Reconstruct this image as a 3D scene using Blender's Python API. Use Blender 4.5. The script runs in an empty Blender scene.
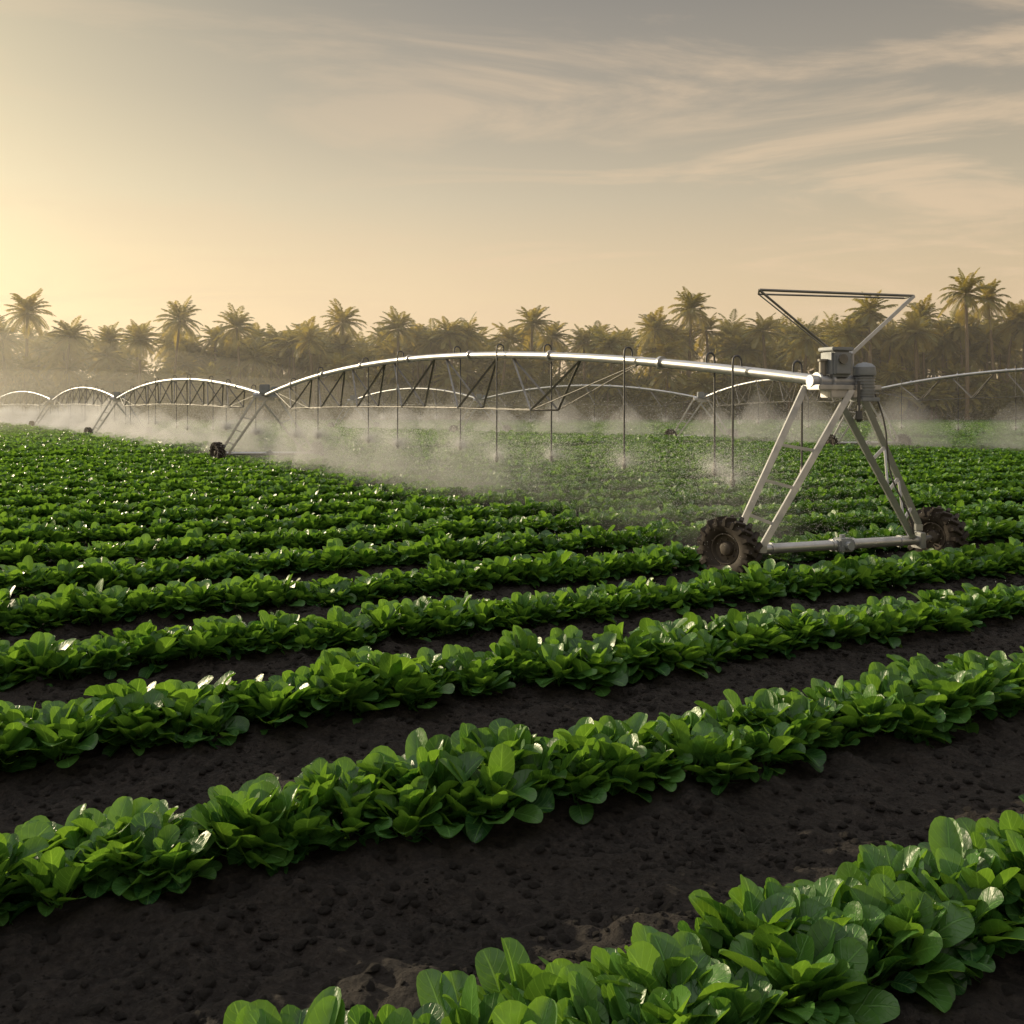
import bpy, math, random
import numpy as np
from mathutils import Vector, Matrix, Euler
random.seed(7); rng=np.random.default_rng(7)
sc=bpy.context.scene
sc.view_settings.view_transform='Standard'
sc.view_settings.look='None'
sc.view_settings.exposure=0

SUN_AZ=math.radians(-57); SUN_EL=math.radians(16)
S=Vector((math.cos(SUN_EL)*math.sin(SUN_AZ),math.cos(SUN_EL)*math.cos(SUN_AZ),math.sin(SUN_EL)))

# ---------------------------------------------------------------- helpers
def link(o,parent=None):
    sc.collection.objects.link(o)
    if parent: o.parent=parent
    return o
def np_mesh(name,V,F,smooth=False,uv=None,attr=None):
    me=bpy.data.meshes.new(name)
    V=np.asarray(V,dtype=np.float32)
    if isinstance(F,np.ndarray):
        m,k=F.shape
        me.vertices.add(len(V)); me.vertices.foreach_set('co',V.ravel())
        me.loops.add(m*k); me.loops.foreach_set('vertex_index',F.ravel().astype(np.int32))
        me.polygons.add(m); me.polygons.foreach_set('loop_start',np.arange(0,m*k,k,dtype=np.int32))
        me.update(calc_edges=True)
    else:
        me.from_pydata(V.tolist(),[],F)
    if smooth: me.polygons.foreach_set('use_smooth',np.ones(len(me.polygons),dtype=bool))
    if uv is not None:
        l=me.uv_layers.new(name='UVMap')
        vi=np.zeros(len(me.loops),dtype=np.int32); me.loops.foreach_get('vertex_index',vi)
        l.data.foreach_set('uv',np.asarray(uv,dtype=np.float32)[vi].ravel())
    if attr is not None:
        a=me.attributes.new('lr','FLOAT','POINT'); a.data.foreach_set('value',np.asarray(attr,dtype=np.float32))
    me.update(); me.validate()
    return me

def scatter(name,pos,rot,scl,idx,variants):
    coll=bpy.data.collections.new(name+'_variants')
    for o in variants: coll.objects.link(o)
    me=bpy.data.meshes.new(name); n=len(pos)
    me.vertices.add(n); me.vertices.foreach_set('co',np.asarray(pos,dtype=np.float32).ravel())
    a=me.attributes.new('rot','FLOAT_VECTOR','POINT'); a.data.foreach_set('vector',np.asarray(rot,dtype=np.float32).ravel())
    a=me.attributes.new('scl','FLOAT_VECTOR','POINT'); a.data.foreach_set('vector',np.asarray(scl,dtype=np.float32).ravel())
    a=me.attributes.new('idx','INT','POINT'); a.data.foreach_set('value',np.asarray(idx,dtype=np.int32))
    ob=link(bpy.data.objects.new(name,me))
    ng=bpy.data.node_groups.new(name,'GeometryNodeTree')
    ng.interface.new_socket('Geometry',in_out='INPUT',socket_type='NodeSocketGeometry')
    ng.interface.new_socket('Geometry',in_out='OUTPUT',socket_type='NodeSocketGeometry')
    N=ng.nodes; L=ng.links
    gi=N.new('NodeGroupInput'); go=N.new('NodeGroupOutput')
    ci=N.new('GeometryNodeCollectionInfo'); ci.inputs['Collection'].default_value=coll
    ci.inputs['Separate Children'].default_value=True; ci.inputs['Reset Children'].default_value=True
    ip=N.new('GeometryNodeInstanceOnPoints'); ip.inputs['Pick Instance'].default_value=True
    def na(nm,t):
        x=N.new('GeometryNodeInputNamedAttribute'); x.data_type=t; x.inputs['Name'].default_value=nm
        return [s for s in x.outputs if s.enabled and s.name=='Attribute'][0]
    L.new(gi.outputs[0],ip.inputs['Points']); L.new(ci.outputs[0],ip.inputs['Instance'])
    L.new(na('idx','INT'),ip.inputs['Instance Index'])
    L.new(na('rot','FLOAT_VECTOR'),ip.inputs['Rotation'])
    L.new(na('scl','FLOAT_VECTOR'),ip.inputs['Scale'])
    L.new(ip.outputs[0],go.inputs[0])
    m=ob.modifiers.new('instances','NODES'); m.node_group=ng
    return ob

def mat(name):
    m=bpy.data.materials.new(name); m.use_nodes=True
    nt=m.node_tree; nt.nodes.clear()
    return m,nt
def nd(nt,t,**kw):
    n=nt.nodes.new(t)
    for k,v in kw.items():
        if k.startswith('i_'): n.inputs[k[2:].replace('_',' ')].default_value=v
        else: setattr(n,k,v)
    return n
def mth(nt,op,a,b=None,c=None,clamp=False):
    n=nt.nodes.new('ShaderNodeMath'); n.operation=op; n.use_clamp=clamp
    for i,x in enumerate((a,b,c)):
        if x is None: continue
        if isinstance(x,(int,float)): n.inputs[i].default_value=x
        else: nt.links.new(x,n.inputs[i])
    return n.outputs[0]
def mixc(nt,f,a,b,bt='MIX'):
    n=nt.nodes.new('ShaderNodeMix'); n.data_type='RGBA'; n.blend_type=bt
    for s,x in ((0,f),(6,a),(7,b)):
        if isinstance(x,(int,float)): n.inputs[s].default_value=x
        elif isinstance(x,tuple): n.inputs[s].default_value=(*x,1) if len(x)==3 else x
        else: nt.links.new(x,n.inputs[s])
    return n.outputs[2]
def maprange(nt,x,a,b,c=0.,d=1.,smooth=False):
    n=nt.nodes.new('ShaderNodeMapRange')
    if smooth: n.interpolation_type='SMOOTHSTEP'
    nt.links.new(x,n.inputs[0])
    for i,v in enumerate((a,b,c,d)): n.inputs[i+1].default_value=v
    return n.outputs[0]

# ---------------------------------------------------------------- materials
def leaf_material(name,dark,light,trans,rough=.38,tmix=.28,veins=True):
    m,nt=mat(name); L=nt.links
    out=nd(nt,'ShaderNodeOutputMaterial')
    p=nd(nt,'ShaderNodeBsdfPrincipled'); p.inputs['Roughness'].default_value=rough
    p.inputs['Specular IOR Level'].default_value=.48
    at=nd(nt,'ShaderNodeAttribute',attribute_name='lr')
    oi=nd(nt,'ShaderNodeObjectInfo')
    f=mth(nt,'ADD',mth(nt,'MULTIPLY',at.outputs['Fac'],.75),mth(nt,'MULTIPLY',oi.outputs['Random'],.25))
    col=mixc(nt,f,dark,light)
    if veins:
        uv=nd(nt,'ShaderNodeUVMap'); sp=nd(nt,'ShaderNodeSeparateXYZ'); L.new(uv.outputs[0],sp.inputs[0])
        av=mth(nt,'ABSOLUTE',sp.outputs[1])
        mid=mth(nt,'SUBTRACT',1.,maprange(nt,av,.02,.08,0,1,True))
        fr=mth(nt,'FRACT',mth(nt,'SUBTRACT',mth(nt,'MULTIPLY',sp.outputs[0],9.),mth(nt,'MULTIPLY',av,1.9)))
        sv=mth(nt,'SUBTRACT',1.,maprange(nt,mth(nt,'ABSOLUTE',mth(nt,'SUBTRACT',fr,.5)),.0,.11,0,1,True))
        sv=mth(nt,'MULTIPLY',sv,.38)
        v=mth(nt,'MAXIMUM',mid,sv)
        col=mixc(nt,mth(nt,'MULTIPLY',v,.5),col,tuple(min(1,c*1.8+.02) for c in light))
        no=nd(nt,'ShaderNodeTexNoise',i_Scale=18.,i_Detail=3.)
        tc=nd(nt,'ShaderNodeTexCoord'); L.new(tc.outputs['Object'],no.inputs['Vector'])
        col=mixc(nt,maprange(nt,no.outputs[0],.5,.75,0,.35),col,tuple(c*1.4 for c in light))
        h=mth(nt,'SUBTRACT',mth(nt,'MULTIPLY',no.outputs[0],1.2),mth(nt,'MULTIPLY',v,.7))
        b=nd(nt,'ShaderNodeBump',i_Strength=.6,i_Distance=.009); L.new(h,b.inputs['Height'])
        L.new(b.outputs[0],p.inputs['Normal'])
    L.new(col,p.inputs['Base Color'])
    t=nd(nt,'ShaderNodeBsdfTranslucent')
    L.new(mixc(nt,1.,col,tuple(trans),'MULTIPLY'),t.inputs[0])
    mx=nd(nt,'ShaderNodeMixShader'); mx.inputs[0].default_value=tmix
    L.new(p.outputs[0],mx.inputs[1]); L.new(t.outputs[0],mx.inputs[2]); L.new(mx.outputs[0],out.inputs[0])
    return m
M_LEAF=leaf_material('leaf_green',(.013,.060,.015),(.078,.195,.036),(3.4,2.5,1.0),rough=.36,tmix=.33)
M_PALM=leaf_material('palm_frond',(.10,.115,.024),(.26,.235,.062),(2.4,1.9,.9),rough=.5,tmix=.42,veins=False)
M_BUSH=leaf_material('bush_leaf',(.06,.07,.018),(.15,.15,.04),(2.2,1.8,.9),rough=.6,tmix=.35,veins=False)

def soil_material():
    m,nt=mat('dark_soil'); L=nt.links
    out=nd(nt,'ShaderNodeOutputMaterial'); p=nd(nt,'ShaderNodeBsdfPrincipled'); p.inputs['Roughness'].default_value=.85
    p.inputs['Specular IOR Level'].default_value=.25
    tc=nd(nt,'ShaderNodeTexCoord')
    n1=nd(nt,'ShaderNodeTexNoise',i_Scale=1.3,i_Detail=6.,i_Roughness=.65); L.new(tc.outputs['Object'],n1.inputs['Vector'])
    n2=nd(nt,'ShaderNodeTexNoise',i_Scale=24.,i_Detail=8.,i_Roughness=.72); L.new(tc.outputs['Object'],n2.inputs['Vector'])
    vo=nd(nt,'ShaderNodeTexVoronoi',i_Scale=30.); L.new(tc.outputs['Object'],vo.inputs['Vector'])
    c=mixc(nt,maprange(nt,n1.outputs[0],.3,.7),(.015,.0125,.011),(.033,.027,.023))
    c=mixc(nt,maprange(nt,n2.outputs[0],.45,.72,0,.8),c,(.066,.054,.045))
    L.new(c,p.inputs['Base Color'])
    h=mth(nt,'ADD',n2.outputs[0],mth(nt,'MULTIPLY',vo.outputs[0],.4))
    b=nd(nt,'ShaderNodeBump',i_Strength=1.,i_Distance=.06); L.new(h,b.inputs['Height']); L.new(b.outputs[0],p.inputs['Normal'])
    L.new(p.outputs[0],out.inputs[0]); return m
M_SOIL=soil_material()

def metal_material(name,col,metallic,rough,dirt=.5):
    m,nt=mat(name); L=nt.links
    out=nd(nt,'ShaderNodeOutputMaterial'); p=nd(nt,'ShaderNodeBsdfPrincipled')
    tc=nd(nt,'ShaderNodeTexCoord')
    n1=nd(nt,'ShaderNodeTexNoise',i_Scale=5.,i_Detail=8.,i_Roughness=.65); L.new(tc.outputs['Object'],n1.inputs['Vector'])
    L.new(mixc(nt,maprange(nt,n1.outputs[0],.4,.75,0,dirt),col,tuple(c*.45 for c in col)),p.inputs['Base Color'])
    p.inputs['Metallic'].default_value=metallic
    L.new(maprange(nt,n1.outputs[0],.3,.7,rough-.08,rough+.15),p.inputs['Roughness'])
    b=nd(nt,'ShaderNodeBump',i_Strength=.15,i_Distance=.01); L.new(n1.outputs[0],b.inputs['Height']); L.new(b.outputs[0],p.inputs['Normal'])
    L.new(p.outputs[0],out.inputs[0]); return m
M_GALV=metal_material('galvanised_steel',(.50,.51,.52),.78,.38)
M_DARK=metal_material('dark_steel',(.24,.23,.21),.6,.5)
M_BOX=metal_material('grey_paint',(.25,.27,.29),.2,.45,.35)
M_RUB=metal_material('muddy_rubber',(.034,.026,.020),0,.8,.5)
M_RIM=metal_material('muddy_rim',(.10,.085,.07),.3,.7,.6)
M_HOSE=metal_material('rubber_hose',(.08,.08,.08),0,.5,.3)
M_BARK=metal_material('palm_bark',(.20,.145,.09),0,.9,.6)
def water_material():
    m,nt=mat('water_droplets'); L=nt.links
    out=nd(nt,'ShaderNodeOutputMaterial'); d=nd(nt,'ShaderNodeBsdfDiffuse'); d.inputs[0].default_value=(.92,.92,.92,1)
    t=nd(nt,'ShaderNodeBsdfTranslucent'); t.inputs[0].default_value=(.95,.95,.95,1)
    mx=nd(nt,'ShaderNodeMixShader'); mx.inputs[0].default_value=.6
    L.new(d.outputs[0],mx.inputs[1]); L.new(t.outputs[0],mx.inputs[2]); L.new(mx.outputs[0],out.inputs[0]); return m
M_WATER=water_material()

# ---------------------------------------------------------------- ground
RD=np.array([.902,.431]); RN=np.array([-.431,.902]); R0=3.02; RS=2.10
def vnoise(x,y,s,seed):
    r=np.random.default_rng(seed); T=r.random((256,256))
    x=x/s; y=y/s; xi=np.floor(x).astype(int); yi=np.floor(y).astype(int)
    fx=x-xi; fy=y-yi; fx=fx*fx*(3-2*fx); fy=fy*fy*(3-2*fy)
    g=lambda a,b:T[a%256,b%256]
    return (g(xi,yi)*(1-fx)+g(xi+1,yi)*fx)*(1-fy)+(g(xi,yi+1)*(1-fx)+g(xi+1,yi+1)*fx)*fy
def ridge(x,y):
    d=x*RN[0]+y*RN[1]; ph=(d-R0)/RS*2*np.pi
    dist=np.hypot(x,y); fade=np.clip(1-(dist-110)/30,0,1)
    return fade*.045*np.cos(ph)
def ground_h(x,y):
    dist=np.hypot(x,y); near=np.clip(1-(dist-15)/20,0,1)
    xr=x*.75+y*.66; yr=-x*.66+y*.75
    return ridge(x,y)+near*((vnoise(xr,yr,.55,1)-.5)*.06+(vnoise(xr,yr,.21,2)-.5)*.06+(vnoise(yr,xr,.10,3)-.5)*.05+(vnoise(x,y,.055,6)-.5)*.03)+(vnoise(x,y,4.,4)-.5)*.04
def axis(lo,hi,step,far,g=1.12):
    a=list(np.arange(lo,hi,step)); s=step; v=a[-1]
    up=[]; 
    while v<far: s=min(s*g,120); v+=s; up.append(v)
    s=step; v=a[0]; dn=[]
    while v>-far: s=min(s*g,120); v-=s; dn.append(v)
    return np.array(dn[::-1]+a+up)
gx=axis(-5,7,.024,3000,1.05); gy=axis(2.5,10,.024,3000,1.05)
X,Y=np.meshgrid(gx,gy); Z=ground_h(X,Y)
V=np.stack([X.ravel(),Y.ravel(),Z.ravel()],1)
nx=len(gx); ny=len(gy)
I=np.arange(nx*ny).reshape(ny,nx)
F=np.stack([I[:-1,:-1].ravel(),I[:-1,1:].ravel(),I[1:,1:].ravel(),I[1:,:-1].ravel()],1)
me=np_mesh('ground',V,F,True); me.materials.append(M_SOIL)
link(bpy.data.objects.new('soil_ground',me))

# ---------------------------------------------------------------- leafy plants
def leaf(L,W,th,bend,cup,wave,az,ph,twist,stalk=.34,nv=5):
    bl=stalk+(1-stalk)*(1-np.cos(np.linspace(0,np.pi,10)))/2
    us=np.concatenate([[0,stalk*.5],bl]); nu=len(us)
    s=np.clip((us-stalk)/(1-stalk),0,1)
    ang=th-bend*us**1.4
    d=np.diff(us)*L
    mx=np.concatenate([[0],np.cumsum(np.cos(ang[:-1])*d)]); mz=np.concatenate([[0],np.cumsum(np.sin(ang[:-1])*d)])
    q=s**.88
    w=W/2*np.sqrt(np.clip(1-(2*q-1)**2,0,1))**.88
    w=np.maximum(.007,w)
    vs=np.linspace(-1,1,nv)
    P=[];UV=[]
    for i,u in enumerate(us):
        nxn,nzn=-math.sin(ang[i]),math.cos(ang[i])
        for v in vs:
            off=cup*w[i]*(v*v)+wave*w[i]*math.sin(u*8+ph+v*2.2)*abs(v)
            side=w[i]*v*(1-.12*abs(v)*cup)
            tz=twist*u*w[i]*v
            P.append((mx[i]+nxn*(off+tz),side,mz[i]+nzn*(off+tz))); UV.append((u,v))
    P=np.array(P); c,s_=math.cos(az),math.sin(az)
    P=np.stack([P[:,0]*c-P[:,1]*s_,P[:,0]*s_+P[:,1]*c,P[:,2]],1)
    F=[]
    for i in range(nu-1):
        for j in range(nv-1):
            a=i*nv+j; F.append((a,a+1,a+nv+1,a+nv))
    return P,np.array(F),np.array(UV)
def plant(seed,n=30):
    r=random.Random(seed); Vs=[];Fs=[];Us=[];As=[];o=0
    for k in range(n):
        t=(k+.5)/n
        az=k*2.39996+r.uniform(-.4,.4)
        th=math.radians(82-68*t**.85+r.uniform(-14,14))
        L=(.20+.07*math.sin(math.pi*min(1,t*.75+.25)))*r.uniform(.72,1.2)
        W=min(.16,L*r.uniform(.52,.70))*(1 if t>.2 else .85)
        P,F,U=leaf(L,W,th,math.radians(r.uniform(0,65)),r.uniform(.05,.6),r.uniform(.02,.15),az,r.uniform(0,6),r.uniform(-.5,.5),stalk=r.uniform(.26,.40))
        b=.06*math.sqrt(t); P[:,0]+=b*math.cos(az)+r.uniform(-.05,.05); P[:,1]+=b*math.sin(az)+r.uniform(-.04,.04)
        P[:,2]+=r.uniform(0,.055)
        Vs.append(P);Fs.append(F+o);Us.append(U);As.append(np.full(len(P),min(1,max(0,r.gauss(.5-.6*(t-.5),.32)))));o+=len(P)
    me=np_mesh('leafy_plant',np.concatenate(Vs),np.concatenate(Fs),True,np.concatenate(Us),np.concatenate(As))
    me.materials.append(M_LEAF)
    return bpy.data.objects.new('leafy_plant',me)
plants=[plant(100+i,random.choice((34,38,42))) for i in range(14)]
WHEELS=[(2.97,13.0),(6.34,14.2)]
pos=[];rot=[];scl=[]
for n in range(-1,75):
    d=R0+RS*n
    if d>150: break
    far=d>45
    sp=.215 if not far else .42
    a0=-.9*d-6; a1=1.75*d+8
    for lane in (-.13,.13):
        cnt=int((a1-a0)/sp)
        a=a0+np.arange(cnt)*sp+rng.uniform(-.08,.08,cnt)+(sp/2 if lane>0 else 0)
        off=d+lane+rng.normal(0,.045,cnt)
        x=a*RD[0]+off*RN[0]; y=a*RD[1]+off*RN[1]
        keep=(y>-1)&(y<128)&(np.abs(x)<.62*y+5)
        for wx,wy in WHEELS: keep&=np.hypot(x-wx,y-wy)>.45
        x=x[keep];y=y[keep]; m=len(x)
        if not m: continue
        pos.append(np.stack([x,y,ground_h(x,y)-.01],1))
        rot.append(np.stack([rng.normal(0,.15,m),rng.normal(0,.15,m),rng.uniform(0,6.28,m)],1))
        s=rng.uniform(.82,1.12,m)*(1.02 if not far else 1.4)
        s*=1+.10*(vnoise(x,y,.9,9)-.5)*2
        scl.append(np.stack([s,s,s*rng.uniform(.95,1.15,m)],1))
pos=np.concatenate(pos);rot=np.concatenate(rot);scl=np.concatenate(scl)
print('plants',len(pos))
scatter('leafy_vegetable_crop_rows',pos,rot,scl,rng.integers(0,len(plants),len(pos)),plants)

# soil clods
def clod(seed):
    import bmesh
    bm=bmesh.new(); bmesh.ops.create_icosphere(bm,subdivisions=2,radius=1)
    r=random.Random(seed); ks=[Vector((r.uniform(-1,1),r.uniform(-1,1),r.uniform(-1,1))).normalized() for _ in range(7)]
    for v in bm.verts:
        for k in ks:
            q=v.co.dot(k)
            if q>.72: v.co-=k*(q-.72)*.9
        v.co*=r.uniform(.9,1.1); v.co.z*=.6
    me=bpy.data.meshes.new('clod'); bm.to_mesh(me); bm.free(); me.materials.append(M_SOIL)
    return bpy.data.objects.new('soil_clod',me)
clods=[clod(i) for i in range(5)]
n=130000
y=2.4+rng.power(1.6,n)*13; x=rng.uniform(-1,1,n)*(.6*y+1)
d=((x*RN[0]+y*RN[1]-R0)/RS)%1.; 
k=(d>.08)&(d<.92)&(vnoise(x,y,.35,31)+rng.random(n)*.9>.75); x=x[k];y=y[k];n=len(x)
s=.004+.034*rng.random(n)**6
scatter('soil_clods',np.stack([x,y,ground_h(x,y)],1),rng.uniform(-.4,.4,(n,3))+np.array([0,0,1])*rng.uniform(0,6.28,(n,1)),np.stack([s,s,s],1),rng.integers(0,5,n),clods)

# ---------------------------------------------------------------- palms
def palm(seed,H,R=3.3):
    r=random.Random(seed); Vs=[];Fs=[];mats=[];at=[]
    def addv(p,a=.5): Vs.append(p); at.append(a); return len(Vs)-1
    lean=r.uniform(-.08,.08)*H; la=r.uniform(0,6.28)
    rings=[]; K=10
    for i in range(K+1):
        t=i/K; rad=(.24-.10*t)*(1+.25*(t<.08)); c=(lean*t*t*math.cos(la),lean*t*t*math.sin(la),H*t)
        rings.append([addv((c[0]+rad*math.cos(a*6.283/8),c[1]+rad*math.sin(a*6.283/8),c[2])) for a in range(8)])
    for i in range(K):
        for a in range(8): Fs.append((rings[i][a],rings[i][(a+1)%8],rings[i+1][(a+1)%8],rings[i+1][a])); mats.append(1)
    top=Vector((lean*math.cos(la),lean*math.sin(la),H))
    nf=r.randint(34,44)
    for k in range(nf):
        t=k/nf; az=k*2.4+r.uniform(-.3,.3)
        th=math.radians(78-112*t+r.uniform(-8,8)); L=R*r.uniform(.8,1.1)*(.85+.3*t); bend=math.radians(r.uniform(40,85))*(1-.3*t)
        a_=r.uniform(0,1) if t<.8 else 1.
        m=12; p=top.copy(); pts=[];dirs=[]
        for i in range(m+1):
            u=i/m; an=th-bend*u**1.3; dv=Vector((math.cos(an)*math.cos(az),math.cos(an)*math.sin(az),math.sin(an)))
            pts.append(p.copy());dirs.append(dv); p=p+dv*(L/m)
        sd=Vector((-math.sin(az),math.cos(az),0))
        for i in range(m):
            w=.03
            a=[addv(tuple(pts[i]-sd*w),a_),addv(tuple(pts[i]+sd*w),a_),addv(tuple(pts[i+1]+sd*w*.8),a_),addv(tuple(pts[i+1]-sd*w*.8),a_)]
            Fs.append(tuple(a)); mats.append(0)
        for i in range(2,m*2):
            u=i/(m*2); q=u*m; j=int(q); f=q-j; P=pts[j].lerp(pts[j+1],f); D=dirs[j]
            ll=L*.27*math.sin(math.pi*min(1,u*.85+.13))**.6
            for sg in (-1,1):
                dirn=(sd*sg*.8+D*.75+Vector((0,0,-.15-r.uniform(0,.35)))).normalized()
                wv=D*.08
                e=P+dirn*ll*r.uniform(.8,1.1)
                mid=P.lerp(e,.5)+Vector((0,0,.04*ll))
                a=[addv(tuple(P-wv*.5),a_),addv(tuple(mid-wv),a_),addv(tuple(e),a_),addv(tuple(mid+wv),a_)]
                Fs.append(tuple(a)); mats.append(0)
    me=np_mesh('palm',np.array(Vs),np.array(Fs),False,None,at)
    me.materials.append(M_PALM); me.materials.append(M_BARK)
    me.polygons.foreach_set('material_index',np.array(mats,dtype=np.int32))
    return bpy.data.objects.new('palm_tree',me)
palms=[palm(200+i,10,r_) for i,r_ in enumerate((3.,3.3,2.8,3.2,3.1,2.9,3.4))]
def bush(seed):
    r=np.random.default_rng(seed)
    n=2600
    cl=r.normal(0,1,(14,3))*np.array([1.,1.,.5]); cl[:,2]=np.abs(cl[:,2])+.5
    c=cl[r.integers(0,14,n)]+r.normal(0,.38,(n,3)); c[:,2]=np.abs(c[:,2])
    u=r.normal(0,1,(n,3)); u/=np.linalg.norm(u,axis=1)[:,None]; w=r.normal(0,1,(n,3)); w=np.cross(u,w); w/=np.linalg.norm(w,axis=1)[:,None]
    s=r.uniform(.05,.13,n)[:,None]
    V=np.stack([c-u*s*1.6,c+w*s*.6,c+u*s*1.6,c-w*s*.6],1).reshape(-1,3)
    F=np.arange(n*4).reshape(n,4)
    me=np_mesh('bush',V,F,False,None,np.repeat(r.random(n),4)); me.materials.append(M_BUSH)
    return bpy.data.objects.new('bush',me)
bushes=[bush(i) for i in range(4)]
# (x, crown-top height in m) of the tall palms standing along the far edge of the field
tall=[(40,299),(75,322),(2,322),(150,325),(180,306),(212,322),(246,313),(270,325),(320,325),(340,304),(398,312),(432,325),(455,318),(500,325),(530,308),(548,318),(585,325),(612,330),(655,312),(690,292),(714,312),(760,316),(790,325),(828,320),(860,298),(905,318),(950,281),(932,300),(990,285),(1010,305),(1040,300),(-30,310),(1080,290),(-60,315)]
P=[];Rr=[];Sc=[];Ix=[]
def addpalm(x,y,h,cs):
    P.append((x,y,0));Rr.append((random.gauss(0,.03),random.gauss(0,.03),random.uniform(0,6.28)))
    Sc.append((cs,cs,cs)); Ix.append(random.randrange(len(palms)))
    return h
Hs=[]
for ax,ay in tall:
    y=random.uniform(126,136); x=(ax-512)*.138; h=2.4+(405-ay)*.138-2.3
    Hs.append(addpalm(x,y,h,random.uniform(1.0,1.25)))
for i in range(360):
    y=random.uniform(130,165); x=random.uniform(-115,115); h=random.uniform(8,12.5)+(x>15)*random.uniform(0,2)
    Hs.append(addpalm(x,y,h,random.uniform(.85,1.2)))
for i in range(90):
    y=random.uniform(126,132); x=random.uniform(-100,100); Hs.append(addpalm(x,y,random.uniform(3,7.5),random.uniform(.7,1.)))
for i,h in enumerate(Hs):
    s0=Sc[i][2]
    if h>10*s0: Sc[i]=(s0,s0,h/10)
    else: P[i]=(P[i][0],P[i][1],h-10*s0)
scatter('palm_trees',P,Rr,Sc,Ix,palms)
P=[];Rr=[];Sc=[];Ix=[]
for i in range(420):
    y=random.uniform(127,160); x=random.uniform(-120,120); s=random.uniform(1.4,2.6)*(1.+(y-127)/50)
    P.append((x,y,0));Rr.append((0,0,random.uniform(0,6.28)));Sc.append((s,s,s*random.uniform(.7,1.3)));Ix.append(random.randrange(4))
scatter('bushes_under_palms',P,Rr,Sc,Ix,bushes)

# ---------------------------------------------------------------- irrigation machine
class Bld:
    def __init__(s): s.V=[];s.F=[]
    def add(s,V,F):
        o=len(s.V); s.V+= [tuple(v) for v in V]; s.F+=[tuple(i+o for i in f) for f in F]
    def tube(s,pts,r,seg=10,caps=True):
        pts=[Vector(p) for p in pts]; V=[];F=[]; n=len(pts)
        rr=r if isinstance(r,(list,tuple)) else [r]*n
        prev=None
        for i,p in enumerate(pts):
            d=(pts[min(i+1,n-1)]-pts[max(i-1,0)]).normalized()
            if prev is None:
                a=Vector((0,0,1)) if abs(d.z)<.9 else Vector((1,0,0)); x=d.cross(a).normalized()
            else: x=(prev-d*prev.dot(d)).normalized()
            prev=x; y=d.cross(x)
            for k in range(seg):
                t=k*2*math.pi/seg; V.append(p+x*math.cos(t)*rr[i]+y*math.sin(t)*rr[i])
        for i in range(n-1):
            for k in range(seg): F.append((i*seg+k,i*seg+(k+1)%seg,(i+1)*seg+(k+1)%seg,(i+1)*seg+k))
        if caps: F.append(tuple(range(seg))[::-1]); F.append(tuple((n-1)*seg+k for k in range(seg)))
        s.add(V,F)
    def box(s,c,ax,h,bev=0):
        c=Vector(c); ax=[Vector(a).normalized() for a in ax]
        import bmesh
        bm=bmesh.new(); bmesh.ops.create_cube(bm,size=2)
        for v in bm.verts: v.co=Vector((v.co.x*h[0],v.co.y*h[1],v.co.z*h[2]))
        if bev: bmesh.ops.bevel(bm,geom=bm.edges[:],offset=bev,segments=2,affect='EDGES')
        bm.verts.index_update()
        V=[c+ax[0]*v.co.x+ax[1]*v.co.y+ax[2]*v.co.z for v in bm.verts]
        F=[[v.index for v in f.verts] for f in bm.faces]; bm.free(); s.add(V,F)
    def bar(s,a,b,w,t):
        a=Vector(a);b=Vector(b); d=(b-a).normalized(); up=Vector((0,1,0)); x=d.cross(up).normalized(); y=d.cross(x)
        s.box((a+b)/2,(x,y,d),(w/2,t/2,(b-a).length/2),.004)
    def lathe(s,c,axis,prof,seg=40):
        c=Vector(c); n=Vector(axis).normalized(); a=Vector((0,0,1)); x=n.cross(a).normalized(); y=n.cross(x)
        V=[];F=[];m=len(prof)
        for k in range(seg):
            t=k*2*math.pi/seg
            for (r,w) in prof: V.append(c+n*w+(x*math.cos(t)+y*math.sin(t))*r)
        for k in range(seg):
            for j in range(m-1):
                F.append((k*m+j,k*m+j+1,((k+1)%seg)*m+j+1,((k+1)%seg)*m+j))
        s.add(V,F)
    def obj(s,name,m,parent,smooth=True):
        me=bpy.data.meshes.new(name); me.from_pydata(s.V,[],s.F); me.materials.append(m)
        import bmesh
        bm=bmesh.new(); bm.from_mesh(me); bmesh.ops.recalc_face_normals(bm,faces=bm.faces[:]); bm.to_mesh(me); bm.free()
        if smooth:
            me.polygons.foreach_set('use_smooth',np.ones(len(me.polygons),dtype=bool))
            me.update()
            try: me.set_sharp_from_angle(angle=math.radians(35))
            except Exception: pass
        return link(bpy.data.objects.new(name,me),parent)

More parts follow.
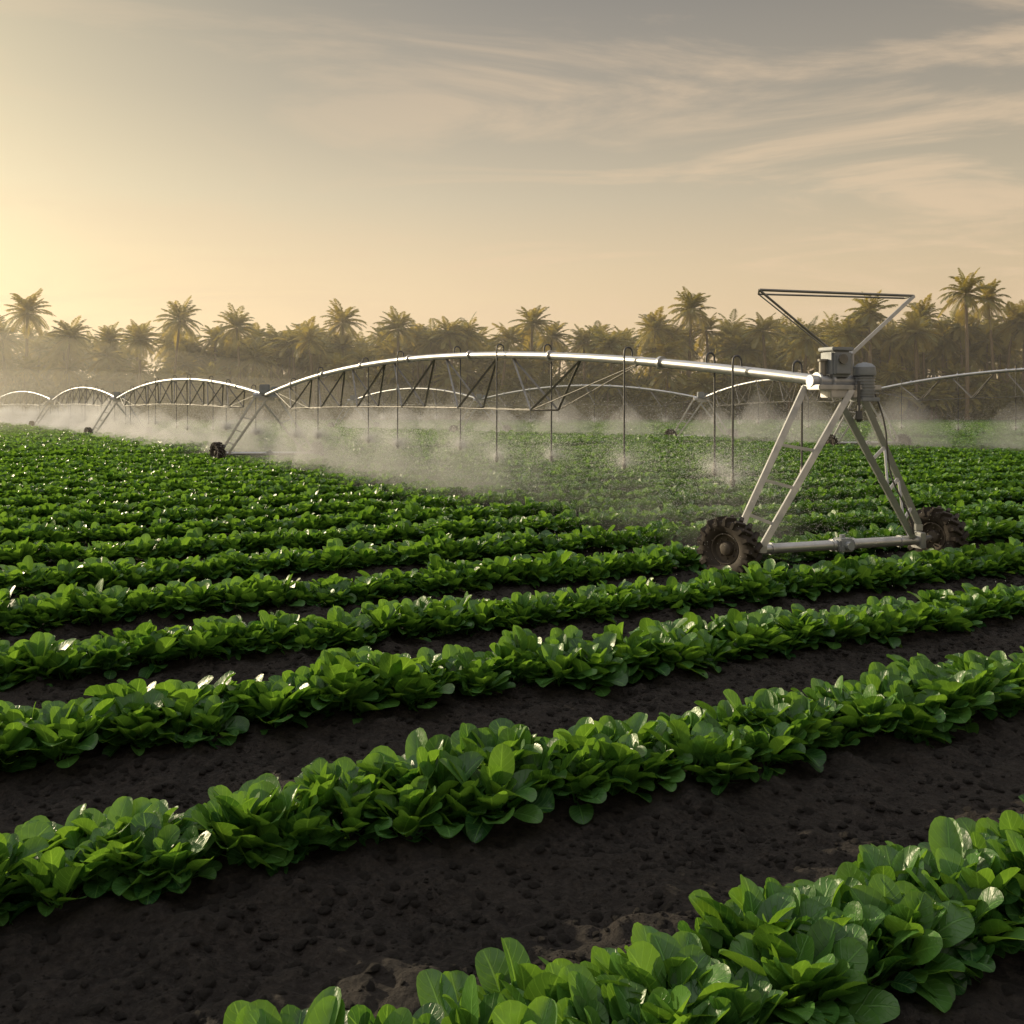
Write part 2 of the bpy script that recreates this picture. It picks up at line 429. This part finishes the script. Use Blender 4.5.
WR=.44
def wheel(c,axis,parent,R=WR):
    c=Vector(c); n=Vector(axis).normalized(); k=R/.44
    t=Bld()
    prof=[(.20,-.06),(.22,-.10),(.27,-.135),(.33,-.15),(.375,-.14),(.392,-.08),(.396,0),(.392,.08),(.375,.14),(.33,.15),(.27,.135),(.22,.10),(.20,.06)]
    t.lathe(c,n,[(r*k,w*k) for r,w in prof],44)
    x=n.cross(Vector((0,0,1))).normalized(); y=n.cross(x)
    N=17
    for i in range(N):
        for sg in (-1,1):
            a=(i+(.25 if sg>0 else -.25))*2*math.pi/N
            def frame(a): 
                rad=x*math.cos(a)+y*math.sin(a); tan=-x*math.sin(a)+y*math.cos(a); return rad,tan
            rad,tan=frame(a)
            ln=(n*sg*.9+tan*.5).normalized(); cr=rad.cross(ln)
            t.box(c+rad*.405*k+n*sg*.075*k,(rad,ln,cr),(.036*k,.080*k,.026*k),.007)
            rad2,tan2=frame(a+.12)
            t.box(c+rad2*.365*k+n*sg*.148*k,(rad2,n,tan2),(.050*k,.016*k,.026*k),.005)
    t.obj('tyre',M_RUB,parent)
    h=Bld()
    h.lathe(c,n,[(.205*k,-.075),(.215*k,-.105),(.20*k,-.11),(.19*k,-.04),(.10*k,-.03),(.085*k,-.10),(.05*k,-.12),(.001,-.12)],32)
    h.lathe(c,n,[(.205*k,.075),(.215*k,.105),(.20*k,.11),(.19*k,.04),(.10*k,.03),(.085*k,.10),(.05*k,.12),(.001,.12)],32)
    for i in range(8):
        a=i*math.pi/4; p=c+(x*math.cos(a)+y*math.sin(a))*.13*k
        h.tube([p-n*.065,p+n*.065],.012,6)
    h.obj('rim_and_hub',M_RIM,parent)

def tower(wl,wr,top,parent,detail=True,wax=((-.72,-.69,0),(-.84,-.54,0))):
    e=bpy.data.objects.new('drive_tower',None); link(e,parent)
    wl=Vector((wl[0],wl[1],0));wr=Vector((wr[0],wr[1],0)); top=Vector(top)
    d=(wr-wl).normalized(); nrm=Vector((d.y,-d.x,0))
    ax=WR
    wheel(wl+Vector((0,0,ax)),wax[0],e); wheel(wr+Vector((0,0,ax)),wax[1],e)
    b=Bld()
    A=wl+d*.33+Vector((0,0,ax-.04)); Bp=wr-d*.33+Vector((0,0,ax-.04))
    b.tube([A,Bp],.072,16)
    for P_,w in ((A,wl),(Bp,wr)):
        b.box(P_,(d,nrm,(0,0,1)),(.05,.11,.12),.012)
        b.tube([P_,w+Vector((0,0,ax))],.04,10)
    for f in (.12,.88,.47,.59):
        p=A.lerp(Bp,f); b.tube([p-d*.02,p+d*.02],.088,16)
    b.obj('axle_beam',M_GALV,e)
    g=Bld(); p=A.lerp(Bp,.53)
    g.box(p+nrm*.02,(d,nrm,(0,0,1)),(.12,.10,.095),.02); g.tube([p+nrm*.1,p+nrm*.2],.06,14); g.tube([p+Vector((0,0,.09)),p+Vector((0,0,.14))],.04,10)
    g.obj('gear_motor',M_BOX,e)
    l=Bld()
    up=Vector((0,0,1))
    f1=wl+d*.22-nrm*.12+up*.62; t1=top-d*.52-nrm*.14-up*.06
    f2=wl+d*.50+nrm*.06+up*.46; t2=top+d*.04+nrm*.16-up*.10
    f3=wr-d*.50+nrm*.06+up*.46; t3=top-d*.08+nrm*.13-up*.36
    f4=wr-d*.22-nrm*.12+up*.62; t4=top+d*.46-nrm*.14-up*.16
    for a_,b_ in ((f1,t1),(f2,t2),(f3,t3),(f4,t4)): l.bar(a_,b_,.088,.07)
    for (a_,b_,c_,d_) in ((f1,t1,f2,t2),(f3,t3,f4,t4)):
        for q in (.13,.36,.60):
            l.bar(a_.lerp(b_,q),c_.lerp(d_,q),.045,.035)
        l.bar(a_,A if a_ is f1 else Bp,.07,.05); l.bar(c_,c_-up*.1,.10,.08)
    l.bar(f3.lerp(t3,.36),f4.lerp(t4,.60),.03,.03); l.bar(f3.lerp(t3,.13),f4.lerp(t4,.36),.03,.03)
    l.obj('tower_legs',M_GALV,e)
    pl=Bld()
    pl.box(top-up*.07,(d,nrm,up),(.54,.20,.035),.01)
    pl.box(top-up*.16-d*.02+nrm*.05,(d,nrm,up),(.30,.12,.055),.01)
    pl.tube([top-d*.55+up*.02,top+d*.42+up*.02],.085,16)
    for f in (-.42,-.2,.25,.42): pl.tube([top+d*f+up*.02-d*.018,top+d*f+up*.02+d*.018],.125,18)
    pl.obj('platform_and_joint',M_GALV,e)
    if not detail:
        bx=Bld(); bx.box(top+up*.25-d*.1,(d,nrm,up),(.2,.16,.2),.03); bx.box(top+up*.2+d*.3,(d,nrm,up),(.13,.12,.16),.03); bx.obj('control_box',M_BOX,e)
    return e,d,nrm,top

def span(p0,p1,rise,drops,parent,truss=(.12,.9),nt_=8,dr=1.0):
    e=bpy.data.objects.new('pipe_span',None); link(e,parent)
    p0=Vector(p0);p1=Vector(p1)
    f=lambda t:p0.lerp(p1,t)+Vector((0,0,rise*4*t*(1-t)))
    hd=(p1-p0); hd.z=0; hd.normalize(); lat=Vector((hd.y,-hd.x,0))
    b=Bld(); b.tube([f(i/40) for i in range(41)],.08,14)
    for q in (.25,.5,.75,.125,.375,.625,.875):
        a=f(q); dd=(f(q+.01)-f(q-.01)).normalized(); b.tube([a-dd*.03,a+dd*.03],.12,14)
    b.obj('water_pipe',M_GALV,e)
    t=Bld(); ts=[truss[0]+(truss[1]-truss[0])*(i+.5)/nt_ for i in range(nt_)]
    hs=(truss[1]-truss[0])/nt_/2
    bot={}
    for sg in (-1,1):
        line=[f(max(.005,truss[0]-hs))]
        for q in ts:
            dep=(.62+.70*4*q*(1-q))*dr
            bp=f(q)+Vector((0,0,-dep))+lat*sg*.34; bot[(q,sg)]=bp; line.append(bp)
            for o in (-hs*.8,hs*.8): t.bar(f(q+o)-Vector((0,0,.05)),bp,.045,.04)
        line.append(f(min(.995,truss[1]+hs)))
        for a,c in zip(line[:-1],line[1:]): t.tube([a,c],.011,6)
    for q in ts: t.bar(bot[(q,-1)],bot[(q,1)],.035,.03)
    t.obj('truss',M_DARK,e)
    h=Bld(); nz=Bld(); noz=[]
    for i,q in enumerate(drops):
        a=f(q); zb=1.25+random.uniform(-.05,.12)
        sg=1 if i%2==0 else -1
        pts=[a+Vector((0,0,.05)),a+Vector((0,0,.15))]
        for k in range(1,8):
            an=math.pi*k/8; pts.append(a+Vector((0,0,.15))+lat*sg*(.09-.09*math.cos(an))+Vector((0,0,.09*math.sin(an))))
        pts+= [a+lat*sg*.18+Vector((0,0,.10)),a+lat*sg*.18+Vector((0,0,-.2)),Vector((a.x+lat.x*sg*.18,a.y+lat.y*sg*.18,zb))]
        h.tube(pts,.017,8)
        e_=pts[-1]; nz.tube([e_+Vector((0,0,.12)),e_+Vector((0,0,.02)),e_,e_-Vector((0,0,.02)),e_-Vector((0,0,.10))],[.024,.03,.045,.045,.022],10)
        noz.append(tuple(e_))
    h.obj('drop_hoses',M_HOSE,e); nz.obj('sprinkler_heads',M_DARK,e)
    return noz

nozzles=[]
mach=bpy.data.objects.new('center_pivot_irrigation_machine',None); link(mach)
top0=(4.72,13.6,2.72)
tw,d,nrm,top=tower((2.97,13.0),(6.34,14.2),top0,mach)
up=Vector((0,0,1))
bx=Bld(); c=top-d*.10+up*.27
bx.box(c,(d,nrm,up),(.17,.15,.19),.035); bx.box(c+up*.205,(d,nrm,up),(.185,.165,.025),.01)
bx.box(c-up*.02+nrm*.155,(d,nrm,up),(.12,.012,.13),.008)
bx.obj('control_box',M_BOX,tw)
gd=Bld(); gc=c+nrm*.15+up*.06-d*.02
gd.tube([gc,gc+nrm*.05],.07,20); gd.tube([top-d*.33+up*.10,top-d*.33+up*.30],.05,14); gd.tube([top-d*.33+up*.30,top-d*.33+up*.33],.07,14)
gd.obj('pressure_gauge',M_DARK,tw)
mo=Bld(); mc=top+d*.30+nrm*.12
mo.tube([mc-up*.22,mc-up*.2,mc+up*.08,mc+up*.10],[.11,.135,.135,.11],20)
mo.tube([mc+up*.10,mc+up*.13,mc+up*.22,mc+up*.27,mc+up*.29],[.155,.16,.15,.10,.02],22)
for k in range(6): mo.tube([mc-up*(.16-.045*k),mc-up*(.145-.045*k)],.148,20)
mo.box(mc-up*.24,(d,nrm,up),(.16,.14,.03),.01)
mo.obj('drive_motor',M_BOX,tw)
fr=Bld(); a=top-d*.12+up*.42; a2=top+d*.18+up*.42
L1=Vector((3.50,13.45,4.03)); R1=Vector((5.86,13.85,3.99))
fr.tube([a,L1],.018,8); fr.tube([L1,R1],.020,8)
L2=L1+Vector((.08,.35,-.02)); R2=R1+Vector((-.02,.3,0)); fr.tube([L2,R2],.014,8); fr.tube([L1,L2],.014,8); fr.tube([R1,R2],.014,8)
fr.tube([a+Vector((0,.1,0)),L2],.010,8)
fr.obj('cable_frame',M_DARK,tw)
f2=Bld(); f2.bar(a2,R1,.05,.04); f2.tube([a,a2],.03,8); f2.tube([a,top-d*.12],.03,8); f2.tube([a2,top+d*.18],.03,8); f2.obj('cable_frame_arm',M_GALV,tw)
hs=Bld()
hp=top+d*.10+nrm*.24
hs.tube([hp+up*.02,hp-up*.15,hp-up*.32,hp-up*.46],[.022,.022,.022,.022],8); hs.tube([hp-up*.40,hp-up*.52,hp-up*.56],[.045,.05,.02],12)
pts=[top+d*.38+nrm*.2-up*.1]
for k in range(1,13):
    t=k/12; pts.append((top+d*.38+nrm*.2-up*.1).lerp(Vector((5.86,13.9,.5)),t)+Vector((.05*math.sin(t*9),0,-.10*math.sin(math.pi*t))))
hs.tube(pts,.013,6)
hs.obj('power_cable',M_HOSE,tw)

tops=[Vector((4.45,13.55,2.74)),Vector((-10.1,39,2.8)),Vector((-27,65,2.85)),Vector((-44,91,2.85)),Vector((-62,114,2.9))]
dr1=[.02,.057,.085,.154,.259,.319,.406,.515,.623,.753,.88]
n1=span(tops[0],tops[1],.90,dr1,mach,truss=(.20,.90),nt_=6)
nozzles+=[(p,1.0) for p in n1[1:]]
for i in range(1,5):
    t=tops[i]; hw=2.0
    tower((t.x-hw,t.y),(t.x+hw,t.y+.4),(t.x,t.y+.2,t.z),mach,False)
    if i<4:
        n=span(t,tops[i+1],.95,[.06,.16,.27,.38,.5,.61,.72,.83,.94],mach,truss=(.08,.92))
        nozzles+=[(p,1.) for p in n]
m2=bpy.data.objects.new('center_pivot_irrigation_machine',None); link(m2)
t2=[Vector((-14,84,2.8)),Vector((-2.4,72,2.8)),Vector((12.2,61,2.8)),Vector((18.7,50,3.1)),Vector((33,40,3.3)),Vector((47,32,3.3))]
for i,t in enumerate(t2):
    tower((t.x-2,t.y),(t.x+2,t.y+.3),t,m2,False)
    if i<len(t2)-1: nozzles+=[(p,.8) for p in span(t,t2[i+1],.95,[.1,.25,.4,.55,.7,.85],m2,truss=(.08,.92),nt_=6)]

# ---------------------------------------------------------------- spray droplets
def spray(nozzles):
    C=[];D=[];W=[];Ln=[]
    for (p,k) in nozzles:
        dist=math.hypot(p[0],p[1])
        n=int(20000*k if dist<24 else 34000*k if dist<45 else 6000*k)
        az=rng.uniform(0,2*np.pi,n); vh=rng.uniform(1.0,4.4,n); vz=np.abs(rng.normal(2.2,1.5,n)); vz=np.minimum(vz,4.8)
        T=(vz+np.sqrt(vz*vz+2*9.8*(p[2]-.3)))/9.8
        t=T*rng.power(.8,n)*1.
        pos=np.stack([p[0]+vh*np.cos(az)*t+.5*t,p[1]+vh*np.sin(az)*t,p[2]+vz*t-4.9*t*t],1)+rng.normal(0,.06,(n,3))
        vel=np.stack([vh*np.cos(az),vh*np.sin(az),vz-9.8*t],1)
        C.append(pos);D.append(vel/np.linalg.norm(vel,axis=1)[:,None]); 
        w=(.0013+dist*.00008)*rng.uniform(.5,1.4,n)
        W.append(w); Ln.append(w*rng.uniform(1.5,5,n))
    C=np.concatenate(C);D=np.concatenate(D);W=np.concatenate(W)[:,None];Ln=np.concatenate(Ln)[:,None]
    r=rng.normal(0,1,C.shape); x=np.cross(D,r); x/=np.linalg.norm(x,axis=1)[:,None]; y=np.cross(D,x)
    V=np.stack([C+D*Ln,C+x*W,C-.5*x*W+.87*y*W,C-.5*x*W-.87*y*W],1).reshape(-1,3)
    b=np.arange(len(C))[:,None]*4
    F=np.concatenate([b+np.array([[0,1,2]]),b+np.array([[0,2,3]]),b+np.array([[0,3,1]])],0)
    me=np_mesh('water_spray',V,F); me.materials.append(M_WATER)
    link(bpy.data.objects.new('water_spray',me)); print('drops',len(C))
spray(nozzles)

# ---------------------------------------------------------------- mist + haze volumes
def vol_mat(name,dens,g,col):
    m,nt=mat(name); out=nd(nt,'ShaderNodeOutputMaterial'); v=nd(nt,'ShaderNodeVolumeScatter')
    v.inputs['Density'].default_value=dens; v.inputs['Anisotropy'].default_value=g; v.inputs['Color'].default_value=(*col,1)
    nt.links.new(v.outputs[0],out.inputs['Volume']); return m
hz=bpy.data.objects.new('haze',None); link(hz)
b=Bld(); b.box((0,150,6.5),((1,0,0),(0,1,0),(0,0,1)),(260,110,7.5))
b.obj('haze_layer',vol_mat('haze',.0014,.5,(1,.97,.90)),hz,False)
def ellipsoid(c,r,m,name,parent):
    b=Bld(); V=[];F=[]; U=32;W_=12
    for i in range(U):
        for j in range(W_+1):
            a=i*2*math.pi/U; e=-math.pi/2+math.pi*j/W_
            V.append((c[0]+r[0]*math.cos(a)*math.cos(e),c[1]+r[1]*math.sin(a)*math.cos(e),c[2]+r[2]*math.sin(e)))
    for i in range(U):
        for j in range(W_): F.append((i*(W_+1)+j,((i+1)%U)*(W_+1)+j,((i+1)%U)*(W_+1)+j+1,i*(W_+1)+j+1))
    b.add(V,F); return b.obj(name,m,parent)
gh=vol_mat('golden_haze',.0028,.62,(1,.93,.76))
ellipsoid((-120,115,0),(75,60,22),gh,'haze_bank',hz)
ellipsoid((-115,112,0),(105,62,13),gh,'haze_bank_low',hz)
ellipsoid((-110,108,0),(135,56,7),gh,'haze_bank_ground',hz)
mist=bpy.data.objects.new('water_mist',None); link(mist)
VM={'near':vol_mat('mist_near',.045,.35,(1,1,1)),'mid':vol_mat('mist_mid',.13,.35,(1,1,1)),'far':vol_mat('mist_far',.20,.35,(1,1,1)),'soft':vol_mat('mist_soft',.035,.35,(1,1,1))}
def plume(p,h,R,vm,seed):
    r=random.Random(seed); b=Bld(); seg=28; prof=[]
    K=12
    for i in range(K+1):
        t=i/K; prof.append((R*(t**.9),h*(1-t**1.5)))
    V=[];F=[]; ph=[r.uniform(0,6) for _ in range(4)]
    for k in range(seg):
        a=k*2*math.pi/seg
        for i,(rr,z) in enumerate(prof):
            q=1+.14*math.sin(3*a+ph[0]+i*.4)+.10*math.sin(5*a+ph[1]-i*.7)
            V.append((p[0]+math.cos(a)*(rr*q+.001)+.35*(1-z/h)*R*.3,p[1]+math.sin(a)*(rr*q+.001),.05+z*(1+.05*math.sin(2*a+ph[2]))))
    m=K+1
    for k in range(seg):
        for i in range(K): F.append((k*m+i,k*m+i+1,((k+1)%seg)*m+i+1,((k+1)%seg)*m+i))
    F.append([k*m+K for k in range(seg)]); F.append([k*m for k in range(seg)])
    b.add(V,F); b.obj('mist_plume',vm,mist)
sd=0
for (p,k) in nozzles:
    sd+=1; dist=math.hypot(p[0],p[1]); rr=random.Random(sd)
    if dist>45 and sd%2: continue
    if dist<20 and sd%2==0: continue
    big=1.0 if dist<45 else 1.5
    hh=rr.uniform(2.0,2.9) if dist<45 else rr.uniform(1.6,3.2)
    plume(p,hh,(.85+dist*.012)*big*rr.uniform(.8,1.2),VM['near' if dist<24 else 'mid' if dist<33 or k<1 else 'far'],sd)
    if 22<dist<70: plume(p,hh*.75,2.1*big,VM['soft'],sd+500)

# ---------------------------------------------------------------- world
w=bpy.data.worlds.new('World'); sc.world=w; w.use_nodes=True; nt=w.node_tree; nt.nodes.clear(); L=nt.links
out=nd(nt,'ShaderNodeOutputWorld'); bg=nd(nt,'ShaderNodeBackground'); bg.inputs[1].default_value=.1
sky=nd(nt,'ShaderNodeTexSky',sky_type='NISHITA',sun_disc=False,sun_elevation=SUN_EL,sun_rotation=SUN_AZ,dust_density=4.,air_density=1.2,ozone_density=1.)
tc=nd(nt,'ShaderNodeTexCoord'); sp=nd(nt,'ShaderNodeSeparateXYZ'); L.new(tc.outputs['Generated'],sp.inputs[0])
z=mth(nt,'MAXIMUM',sp.outputs[2],0.)
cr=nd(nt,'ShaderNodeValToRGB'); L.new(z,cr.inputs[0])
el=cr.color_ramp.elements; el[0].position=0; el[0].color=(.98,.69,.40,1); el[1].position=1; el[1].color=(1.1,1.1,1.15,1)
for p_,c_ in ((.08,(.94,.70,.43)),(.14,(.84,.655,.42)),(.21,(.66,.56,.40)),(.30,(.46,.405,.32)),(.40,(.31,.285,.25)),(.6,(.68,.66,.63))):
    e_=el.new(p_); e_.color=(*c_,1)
dp=nd(nt,'ShaderNodeVectorMath',operation='DOT_PRODUCT'); L.new(tc.outputs['Generated'],dp.inputs[0]); dp.inputs[1].default_value=tuple(Vector((S.x,S.y,.16)).normalized())
dpc=mth(nt,'MAXIMUM',dp.outputs['Value'],0.)
g1=mth(nt,'POWER',dpc,7.)
col=mixc(nt,mth(nt,'MULTIPLY',g1,1.),cr.outputs[0],(.64,.53,.25),'ADD')
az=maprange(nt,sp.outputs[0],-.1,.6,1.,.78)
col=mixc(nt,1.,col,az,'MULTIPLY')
# clouds
den=mth(nt,'ADD',z,.12)
cx=mth(nt,'DIVIDE',sp.outputs[0],den); cy=mth(nt,'DIVIDE',sp.outputs[1],den)
cb=nd(nt,'ShaderNodeCombineXYZ'); L.new(cx,cb.inputs[0]); L.new(cy,cb.inputs[1])
mp=nd(nt,'ShaderNodeMapping'); mp.inputs['Rotation'].default_value=(0,0,.35); mp.inputs['Scale'].default_value=(.8,1.5,1); mp.inputs['Location'].default_value=(3.1,1.7,0); L.new(cb.outputs[0],mp.inputs[0])
cn=nd(nt,'ShaderNodeTexNoise',i_Scale=1.0,i_Detail=9.,i_Roughness=.60,i_Distortion=1.1); L.new(mp.outputs[0],cn.inputs['Vector'])
cf=maprange(nt,cn.outputs[0],.46,.64,0,1,True)
cf=mth(nt,'MULTIPLY',cf,maprange(nt,sp.outputs[0],-.3,.2,.35,1.,True))
col=mixc(nt,mth(nt,'MULTIPLY',cf,.55),col,(.86,.64,.42))
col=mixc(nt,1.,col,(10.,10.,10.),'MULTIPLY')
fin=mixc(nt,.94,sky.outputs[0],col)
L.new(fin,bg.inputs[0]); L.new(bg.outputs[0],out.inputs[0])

sl=bpy.data.lights.new('sun','SUN'); sl.energy=5.; sl.angle=math.radians(.6); sl.color=(1,.83,.56)
so=link(bpy.data.objects.new('sun',sl)); so.rotation_euler=S.to_track_quat('Z','Y').to_euler()

cam=bpy.data.cameras.new('camera'); co=link(bpy.data.objects.new('camera',cam))
co.location=(0,0,2.4); co.rotation_euler=(math.radians(90),0,0)
cam.lens=33.4; cam.sensor_width=36; cam.shift_y=-107/1024; cam.clip_end=6000; cam.clip_start=.05
sc.camera=co
